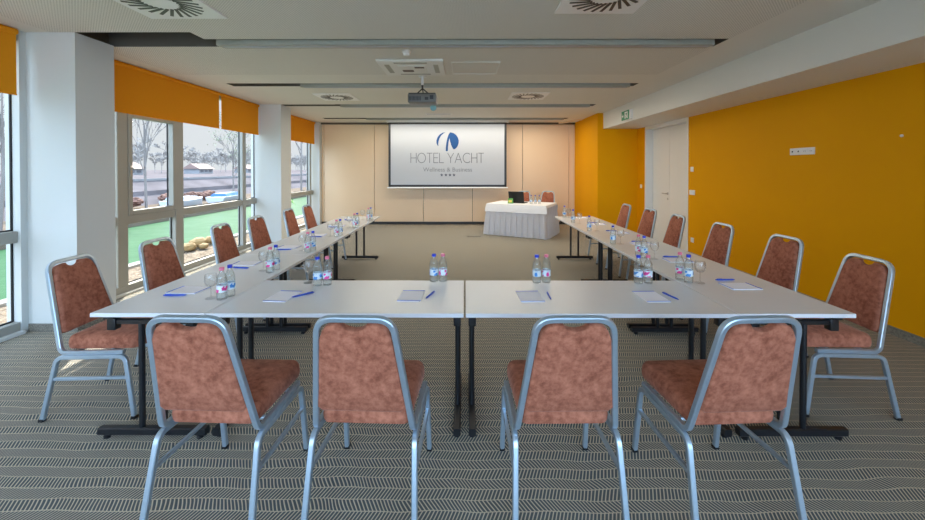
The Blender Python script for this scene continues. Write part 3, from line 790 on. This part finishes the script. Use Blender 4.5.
# wall side
for k, (a, b) in enumerate([((1.594, .690), (1.612, .610)), ((1.632, 1.465), (1.652, 1.395)), ((1.612, 2.13), (1.617, 2.06)), ((1.64, 3.03), (1.645, 2.96)), ((1.645, 3.82), (1.65, 3.75)), ((1.67, 4.43), (1.675, 4.36))]):
    if k < 2: pink.place((a[0], a[1], TZ), .5*k, 'pink-capped water bottle at '+wp[k]+RS)
    blue.place((b[0], b[1], TZ), .9*k, 'blue-capped water bottle at '+wp[k]+RS)
for k, p in enumerate([(1.690, .602), (1.725, 1.349), (1.700, 2.059), (1.744, 2.952), (1.72, 3.661), (1.745, 4.36)]):
    goblet.place((p[0], p[1], TZ), 0, 'stemmed water glass at '+wp[k]+RS)
for k, (p, a) in enumerate([((1.915, .515), -88), ((1.90, 1.285), -92), ((1.93, 2.06), -88), ((1.98, 2.80), -90), ((1.97, 3.58), -94), ((1.95, 4.36), -90)]):
    npad.place((p[0], p[1], TZ), radians(a), 'white notepad at '+wp[k]+RS)
for k, (p, a) in enumerate([((1.918, .668), 93), ((1.916, 1.42), 86), ((1.945, 2.185), 92), ((1.931, 2.94), 88), ((1.938, 3.72), 90)]):
    pen.place((p[0], p[1], TZ), radians(a), 'blue ballpoint pen at '+wp[k]+RS)
# front row
fp = ['leftmost foreground chair', 'second foreground chair from left', 'third foreground chair from left', 'rightmost foreground chair']
for k, (a, b) in enumerate([((-1.036, .53), (-.973, .545)), ((-.226, .630), (-.160, .635)), ((.517, .602), (.587, .610)), ((1.242, .59), (1.312, .592))]):
    blue.place((a[0], a[1], TZ), .3+k, 'blue-capped water bottle on front table opposite '+fp[k])
    pink.place((b[0], b[1], TZ), .8+k, 'pink-capped water bottle on front table opposite '+fp[k])
goblet.place((-1.128, .60, TZ), 0, 'stemmed water glass on front table beside the leftmost front bottle pair')
for k, (p, a) in enumerate([((-1.168, .295), -5), ((-.344, .305), -2), ((.416, .295), 2), ((1.19, .295), 2)]):
    npad.place((p[0], p[1], TZ), radians(a), 'white notepad on front table before '+fp[k])
for k, (p, a) in enumerate([((-1.051, .315), -45), ((-.226, .315), -18), ((.54, .295), -2), ((1.318, .295), 12)]):
    pen.place((p[0], p[1], TZ), radians(a), 'blue pen beside notepad before '+fp[k])

# ------------------------------------------------------------------ skirted head table
TL, TD, TH = 1.41, .93, .74
ux, uy = cos(A), sin(A)
FLx, FLy = .52, 7.04
t = thing('skirted_table', 'presenter table with white cloth and pleated skirt near the screen', 'table', (FLx, FLy, 0), A)
bm = BM(); box(bm, 0, TL, 0, TD, TH-.012, TH, .005); finish('tabletop', bm, 'cloth', t)
def skirt_ring(off, amp, n):
    """closed outline round the table with pleats"""
    P = []; seg = [((0, 0), (TL, 0), (0, -1)), ((TL, 0), (TL, TD), (1, 0)), ((TL, TD), (0, TD), (0, 1)), ((0, TD), (0, 0), (-1, 0))]
    pitch = .125
    for a, b, nn in seg:
        ln = math.dist(a, b); m_ = round(ln/pitch)
        for k in range(m_):
            for f_, d in ((.0, 0), (.34, .05), (.60, .08), (.66, .8), (.72, 1), (.82, .95), (.88, .2)):
                s = (k+f_)/m_
                q = (a[0]+(b[0]-a[0])*s, a[1]+(b[1]-a[1])*s)
                # corners flare outward
                o_ = off+amp*d
                ex = (off if nn[1] else 0)*(2*s-1)*((b[0]-a[0])/ln); ey = (off if nn[0] else 0)*(2*s-1)*((b[1]-a[1])/ln)
                P.append((q[0]+nn[0]*o_+ex, q[1]+nn[1]*o_+ey))
    return P
bm = BM(); rings = []
for z, off, amp in ((.725, .004, .006), (.60, .008, .016), (.45, .016, .034), (.25, .026, .048), (.012, .036, .058)):
    rings.append([bm.verts.new((p[0], p[1], z)) for p in skirt_ring(off, amp, 0)])
n = len(rings[0])
for i in range(4):
    for k in range(n): bm.faces.new((rings[i][k], rings[i][(k+1) % n], rings[i+1][(k+1) % n], rings[i+1][k]))
bmesh.ops.solidify(bm, geom=bm.faces[:], thickness=.003)
finish('skirt', bm, 'skirt', t, smooth=60)
bm = BM(); rings = []
def cloth_ring(off, wob, ph):
    P = []; c = [(0, 0), (TL, 0), (TL, TD), (0, TD)]
    for i in range(4):
        a, b = c[i], c[(i+1) % 4]; nn = ((0, -1), (1, 0), (0, 1), (-1, 0))[i]
        for k in range(24):
            s = k/24; ln = math.dist(a, b)
            o_ = off+wob*(.5+.5*sin(s*ln*14+ph+i))
            ex = (off if nn[1] else 0)*(2*s-1)*((b[0]-a[0])/ln); ey = (off if nn[0] else 0)*(2*s-1)*((b[1]-a[1])/ln)
            P.append((a[0]+(b[0]-a[0])*s+nn[0]*o_+ex, a[1]+(b[1]-a[1])*s+nn[1]*o_+ey))
    return P
for z, off, wob in ((TH+.004, -.012, 0), (TH, .006, 0), (TH-.02, .014, 0), (.65, .026, .004), (.555, .034, .008)):
    rings.append([bm.verts.new((p[0], p[1], max(z, TH-.05) if 25 <= q < 48 else z)) for q, p in enumerate(cloth_ring(off, wob, 1.3))])
n = len(rings[0])
for i in range(len(rings)-1):
    for k in range(n): bm.faces.new((rings[i][k], rings[i][(k+1) % n], rings[i+1][(k+1) % n], rings[i+1][k]))
bm.faces.new(rings[0][::-1])
finish('tablecloth', bm, 'cloth', t, smooth=50)
HZ = TH+.004
def hp(u, v): return (FLx+u*ux-v*uy, FLy+u*uy+v*ux, HZ)
t = thing('laptop', 'open black laptop seen from behind on the skirted table', 'laptop', hp(.62, .33), A)
bm = BM(); box(bm, -.19, .19, 0, .26, 0, .022, .004); finish('base', bm, 'laptop', t, smooth=0)
bm = BM(); mt = Matrix.Translation((0, .01, .018)) @ Matrix.Rotation(radians(12), 4, 'X'); box(bm, -.19, .19, -.008, .008, 0, .265, .004, mtx=mt); finish('lid', bm, 'laptop', t, smooth=0)
t = thing('tent_card', 'small green and yellow card standing in front of the laptop', 'card', hp(.52, .20), A)
bm = BM(); prism(bm, [(-.035, 0), (0, .12), (.035, 0)], -.06, .06, lambda u, v, h: (h, u, v)); c = finish('card', bm, 'cardgreen', t, smooth=0)
bm = BM(); mt = Matrix.Translation((0, -.0185, .06)) @ Matrix.Rotation(radians(-16.3), 4, 'X'); box(bm, -.04, .04, -.001, .0005, -.035, .02, mtx=mt); finish('print', bm, 'cardyellow', c, smooth=0)
for k, (u, v) in enumerate([(.98, .33), (1.07, .36), (1.16, .38)]):
    blue.place(hp(u, v), k, ['left', 'middle', 'right'][k]+' bottle of the three standing on the skirted presenter table')

# potted plant behind the second pillar
t = thing('potted_plant', 'potted plant with bright green leaves beside the far window', 'plant', (-4.0, 6.42, 0))
bm = BM(); lathe(bm, [(.09, 0), (.13, .28), (.14, .29), (.14, .30), (.12, .30), (.115, .27)], 20); finish('pot', bm, 'pot', t)
bm = BM(); lathe(bm, [(.11, .262), (.116, .27)], 16); finish('soil', bm, 'bank', t)
bs, bl = BM(), BM()
for k in range(11):
    a = 2*pi*k/11+.3; rr = random.uniform(.06, .12); hgt = random.uniform(.75, .97)
    top = Vector((rr*cos(a), rr*sin(a), hgt)); mid = Vector((.02*cos(a), .02*sin(a), .65*hgt))
    tube(bs, fillet([(0, 0, .265), mid, top], .1, 5), .006, 6)
    d = Vector((cos(a), sin(a), -.25)); sd = Vector((-sin(a), cos(a), 0)); ln = random.uniform(.12, .17)
    pts = []
    for i in range(6):
        s = i/5; wd_ = .045*sin(pi*min(1, s*.93+.07))**.8; p_ = top+d*ln*s+Vector((0, 0, .05*sin(pi*s)))
        pts.append((bl.verts.new(p_-sd*wd_), bl.verts.new(p_+Vector((0, 0, -.008))), bl.verts.new(p_+sd*wd_)))
    for i in range(5):
        for j in (0, 1): bl.faces.new((pts[i][j], pts[i][j+1], pts[i+1][j+1], pts[i+1][j]))
finish('stems', bs, 'leaf', t); bmesh.ops.solidify(bl, geom=bl.faces[:], thickness=.002); finish('leaves', bl, 'leaf', t, smooth=60)

# ------------------------------------------------------------------ outside
def gnd(name, label, cat, mat, x0, x1, y0, y1, z0, z1):
    bm = BM(); box(bm, x0, x1, y0, y1, z0, z1); o = finish(name, bm, mat, smooth=0); tag(o, label, cat, kind='structure'); return o
gnd('gravel_ground', 'pale gravel strip outside the windows', 'gravel', 'gravel', -5.55, -4.33, -30, 60, -1.6, -.10)
gnd('kerb', 'white kerb edging the gravel by the water', 'kerb', 'kerb', -5.72, -5.55, -30, 60, -1.6, -.06)
gnd('canal_water', 'green canal water outside the windows', 'water', 'water', -15.8, -5.72, -60, 320, -1.6, -1.2)
gnd('far_bank_ground', 'dry earth bank across the water', 'bank', 'bank', -260, -15.8, -80, 420, -1.7, -.92)
gnd('bounce_terrace', 'unseen pale terrace behind the viewer, added to bounce daylight in', 'terrace', 'terrace', -4.33, 30, -30, -4.9, -.3, -.06)  # unseen paving added to reflect daylight into the room from behind
def boat(loc, rz, ln, wd_, ht, cover, label, grp=None):
    t = thing('boat', label, 'boat', loc, rz, grp)
    bm = BM(); secs = []
    for i in range(9):
        s = i/8; w_ = wd_/2*(1-max(0, (s-.55)/.45)**2*.97)*(1 if s > .05 else .9); sh = ht*(1+.25*s*s)
        x = -ln/2+ln*s
        secs.append([bm.verts.new(p) for p in ((x, -w_, sh), (x, -w_*.8, .1), (x, -w_*.25, -.12), (x, w_*.25, -.12), (x, w_*.8, .1), (x, w_, sh))])
    for a, b in zip(secs, secs[1:]):
        for k in range(5): bm.faces.new((a[k], a[k+1], b[k+1], b[k]))
        bm.faces.new((a[5], a[0], b[0], b[5]))
    bm.faces.new(secs[0][::-1]); bm.faces.new(secs[-1])
    finish('hull', bm, 'boatwhite' if cover != 'boattan' else 'boattan', t, smooth=40)
    bm = BM()
    prism(bm, [(-wd_*.42, ht*.98), (wd_*.42, ht*.98), (wd_*.28, ht*1.5), (-wd_*.28, ht*1.5)], -ln*.38, ln*.2, lambda u, v, h: (h, u, v)); finish('cover', bm, cover, t, smooth=0)
boat((-17.4, 26.6, -.80), radians(96), 4.2, 1.4, .42, 'boatblue', 'white boat with blue cover on the far bank, seen in the wide pane', 'boats laid up along the far bank')
boat((-17.6, 22.3, -.80), radians(86), 2.8, 1.2, .42, 'boatwhite', 'small all white boat on far bank left of the blue covered one', 'boats laid up along the far bank')
boat((-16.9, 8.4, -.80), radians(90), 4, 1.5, .5, 'boatwhite', 'white boat on far bank seen through the leftmost window', 'boats laid up along the far bank')
for k, (x, y, r_) in enumerate([(-5.55, 5.60, .12), (-5.62, 5.98, .15), (-5.60, 6.36, .12), (-5.38, 5.80, .08), (-5.66, 6.74, .13)]):
    rnd = random.Random(k); bm = BM(); rr = bmesh.ops.create_icosphere(bm, subdivisions=2, radius=1)
    for v in rr['verts']: v.co = Vector((v.co.x*r_*1.1, v.co.y*r_*1.3, max(-.02, v.co.z*r_*.8+r_*.35)))*rnd.uniform(.9, 1.08)
    tag(finish('boulder', bm, 'boattan', smooth=0, loc=(x, y, -.06)), ['nearest tan boulder on the white kerb outside the wide pane', 'largest tan boulder on the kerb outside the wide pane', 'middle tan boulder of the kerbside row, behind the largest', 'smallest tan boulder, on the gravel side of the kerb row', 'farthest tan boulder of the kerbside row'][k], 'rock', 'tan boulders along the kerb')
# stepped embankment across the water
bm = BM()
prof = [(-21.6, -1.0), (-22.4, -.60), (-23.1, -.35), (-23.15, -.05), (-24.1, .30), (-24.8, .62), (-260, .62), (-260, -1.0)]
prism(bm, prof[::-1], -60, 420, lambda u, v, h: (u, h, v)); o = finish('embankment_ground', bm, 'slope', smooth=0); tag(o, 'stepped grey embankment across the canal', 'embankment', kind='structure')
bm = BM(); box(bm, -25.1, -24.75, -60, 420, .62, .80); o = finish('embankment_coping_wall', bm, 'concrete2', smooth=0); tag(o, 'pale coping wall along the top of the embankment', 'wall', kind='structure')
def house(x, y, w_, d, h, label):
    t = thing('house', label, 'house', (x, y, .62), 0, 'small houses far across the water')
    bm = BM(); box(bm, -d/2, d/2, -w_/2, w_/2, 0, h); wl = finish('wall', bm, 'concrete2', t, smooth=0)
    bm = BM(); prism(bm, [(-d/2-.3, h), (d/2+.3, h), (0, h+d*.35)], -w_/2-.3, w_/2+.3, lambda u, v, q: (u, q, v)); finish('roof', bm, 'roofred', t, smooth=0)
    for k in range(3):
        bm = BM(); yc = (k-1)*w_/3.4; box(bm, d/2, d/2+.05, yc-.4, yc+.4, h*.4, h*.75); finish('window', bm, 'concrete', wl, smooth=0)
house(-53, 58, 4.2, 3, .95, 'distant white house with red roof, left of the tall bare tree')
house(-53.5, 76, 4.2, 3, .95, 'distant white house with red roof, in the wide pane left half')
house(-53, 92, 4.2, 3, .95, 'distant white house with red roof, in the wide pane right half')
house(-53, 30, 4.2, 3, .95, 'distant white house with red roof behind the leftmost window')

def bare_tree(x, y, h, seed, label, spread=.45, leaves=0, leafmat='leafpale', lv=4, group=None, mat='bark', thick=.012, base=-.92):
    rnd = random.Random(seed)
    t = thing('bare_tree' if not leaves else 'leafy_tree', label, 'tree', (x, y, base), 0, group)
    bm = BM(); lb = BM()
    def br(p, d, ln, r, lev):
        q = p+d*ln; m_ = p+d*ln*.5+Vector((rnd.uniform(-1, 1), rnd.uniform(-1, 1), 0))*ln*.05
        tube(bm, [p, m_, q], r, 5 if lev < 2 else 3, radii=[r, r*.85, r*.6], cap=False)
        if lev >= lv:
            for _ in range(leaves):
                c = q+Vector((rnd.gauss(0, .25), rnd.gauss(0, .25), rnd.gauss(0, .25)))
                a = Vector((rnd.uniform(-1, 1), rnd.uniform(-1, 1), rnd.uniform(-1, 1))).normalized()*.07; b_ = a.orthogonal().normalized()*.04
                lb.faces.new([lb.verts.new(c-a), lb.verts.new(c+b_), lb.verts.new(c+a), lb.verts.new(c-b_)])
            return
        n_ = 3 if lev else 7
        for k in range(n_):
            s = rnd.uniform(.45, 1) if lev else .3+.7*(k+1)/n_
            a = rnd.uniform(0, 2*pi); sp_ = spread*rnd.uniform(.6, 1.3)
            nd = (d+Vector((cos(a), sin(a), rnd.uniform(0, .4)))*sp_).normalized()
            br(p+d*ln*s, nd, ln*(rnd.uniform(.3, .42) if lev == 0 else rnd.uniform(.5, .75)), max(r*.45, thick), lev+1)
    br(Vector((0, 0, 0)), Vector((rnd.uniform(-.04, .04), rnd.uniform(-.04, .04), 1)).normalized(), h*.8, h*.0125, 0)
    finish('trunk', bm, mat, t, smooth=0)
    if leaves: finish('foliage', lb, leafmat, t, smooth=0)
    else: lb.free()
    return t
bare_tree(-19.5, 21.6, 6.4, 3, 'tall bare tree outside the opening window pane', .30, 1, leafmat='twigs')
bare_tree(-18.6, 18.3, 4.4, 21, 'thin bare sapling left of the tall bare tree', .3)
bare_tree(-20, 31.5, 5.4, 9, 'bushy half bare tree with pale leaves at right of wide pane', .7, 3)
bare_tree(-19, 43, 9.5, 12, 'large pale leafy tree beyond the far window', .8, 4)
bare_tree(-17.5, 12.4, 5.5, 17, 'bare tree seen through the leftmost window', .45)
def blob(name, x, y, w_, h, seed, mat, label, cat, group, trunk=True, base=-.92):
    rnd = random.Random(seed); t = thing(name, label, cat, (x, y, base), 0, group)
    bm = BM()
    for k in range(7):
        r = bmesh.ops.create_icosphere(bm, subdivisions=3, radius=1)
        s = rnd.uniform(.35, .6); c = Vector((rnd.uniform(-.4, .4)*w_, rnd.uniform(-.4, .4)*w_, h*rnd.uniform(.35, .75)))
        for v in r['verts']:
            n_ = 1+.16*sin(v.co.x*9+seed+k)*sin(v.co.y*8+k)+.12*sin(v.co.z*13+seed*2+k)+rnd.uniform(-.13, .13)
            v.co = c+Vector((v.co.x*w_*.5*s*n_, v.co.y*w_*.5*s*n_, v.co.z*h*.42*s*n_*1.25))
    for v in bm.verts: v.co.z = max(v.co.z, .02)
    finish('crown', bm, mat, t, smooth=0)
    if trunk:
        bm = BM(); tube(bm, [(0, 0, 0), (0, 0, h*.5)], .25, 6); finish('trunk', bm, 'bark', t)
protos = []
for k in range(96):
    y = 22+k*2.4+random.uniform(-.5, .5); x = -62-9*(k % 3)-random.uniform(0, 1.5); sc_ = random.uniform(.75, 1.15)*(1+.0012*y)
    lab = 'bare grey tree in the distant treeline across the water'
    if k < 4:
        o = bare_tree(x, y, 4.4, 100+k, lab, .8, 0, lv=5, group='trees of the distant treeline', mat='twigs', thick=.035, base=.62); protos.append(o)
    else:
        o = dup(random.choice(protos), (x, y, .62), random.uniform(0, 6.28), lab)
    o.scale = (sc_*1.3, sc_*1.3, sc_)
bl_ = ['behind the leftmost window', 'low in the opening pane, left', 'low in the opening pane, right', 'left in the wide pane', 'mid wide pane', 'right in the wide pane', 'beyond the far window']
for k, y in enumerate((9.5, 16.5, 18.8, 21.5, 25, 28.6, 38)):
    blob('bank_bush', -20.2-.4*(k % 3), y, 1.5, .8, 60+k, 'bush', 'reddish bush on the far bank, '+bl_[k], 'bush', 'reddish bushes on the far bank', False)

# ------------------------------------------------------------------ light
SKY0, SKYA, SKYZ = .63, 5.0, 1.6
wd = bpy.data.worlds.new('sky'); sc.world = wd; wd.use_nodes = True
nt = wd.node_tree; bg = nt.nodes['Background']
tc = N(nt, 'ShaderNodeTexCoord'); sep = N(nt, 'ShaderNodeSeparateXYZ'); L(nt, tc.outputs['Generated'], sep.inputs[0])
# pale haze low on the sun's side, deeper blue away from the sun and overhead
anti = math_n(nt, 'ADD', math_n(nt, 'MULTIPLY', sep.outputs[0], .42), math_n(nt, 'MULTIPLY', sep.outputs[1], -.91))
mra = N(nt, 'ShaderNodeMapRange', interpolation_type='SMOOTHSTEP'); L(nt, anti, mra.inputs[0]); mra.inputs[1].default_value = .1; mra.inputs[2].default_value = .9
mrz = N(nt, 'ShaderNodeMapRange', interpolation_type='SMOOTHSTEP'); L(nt, sep.outputs[2], mrz.inputs[0]); mrz.inputs[1].default_value = .1; mrz.inputs[2].default_value = .8
f_ = math_n(nt, 'MAXIMUM', mra.outputs[0], math_n(nt, 'MULTIPLY', mrz.outputs[0], .7))
L(nt, mix_col(nt, f_, (.80, .835, .87, 1), (.50, .72, 1, 1)), bg.inputs[0])
g_ = math_n(nt, 'ADD', SKY0, math_n(nt, 'ADD', math_n(nt, 'MULTIPLY', mra.outputs[0], SKYA), math_n(nt, 'MULTIPLY', mrz.outputs[0], SKYZ)))
L(nt, g_, bg.inputs[1])
sl = bpy.data.lights.new('sun', 'SUN'); sl.energy = 8.5; sl.angle = radians(.6); sl.color = (1, .93, .82)
so = bpy.data.objects.new('sun', sl); COL.objects.link(so)
dirv = Vector((.52, -1, 0)).normalized()*cos(radians(41.5))+Vector((0, 0, -sin(radians(41.5))))
so.rotation_euler = dirv.to_track_quat('-Z', 'Y').to_euler()
for (a, b), pw in zip(SL, (5, 16, 38, 38)):
    al = bpy.data.lights.new('strip_fill', 'AREA'); al.shape = 'RECTANGLE'; al.size = 4.9; al.size_y = .06; al.energy = pw; al.color = (1, .90, .74)  # fill added under the strip lights, themselves unlit; stronger towards the far wall
    ao = bpy.data.objects.new('strip_fill', al); COL.objects.link(ao); ao.location = (0, a+.10, CZ-.056)
# ------------------------------------------------------------------ camera
cd = bpy.data.cameras.new('camera'); cam = bpy.data.objects.new('camera', cd); COL.objects.link(cam)
cd.sensor_width = 36; cd.lens = 390/925*36; cd.shift_y = -(91-390*math.tan(radians(.55)))/925; cd.shift_x = -1.3/925; cd.clip_start = .05; cd.clip_end = 1000
cam.location = (0, -2.2, 1.554); cam.rotation_euler = (pi/2-radians(.55), 0, .003)
sc.camera = cam
vs = sc.view_settings; vs.view_transform = 'Standard'; vs.look = 'None'; vs.gamma = 1; vs.use_curve_mapping = False; vs.exposure = .64
sc.cycles.max_bounces = 12; sc.cycles.diffuse_bounces = 6; sc.cycles.transparent_max_bounces = 24
sc.cycles.use_denoising = True
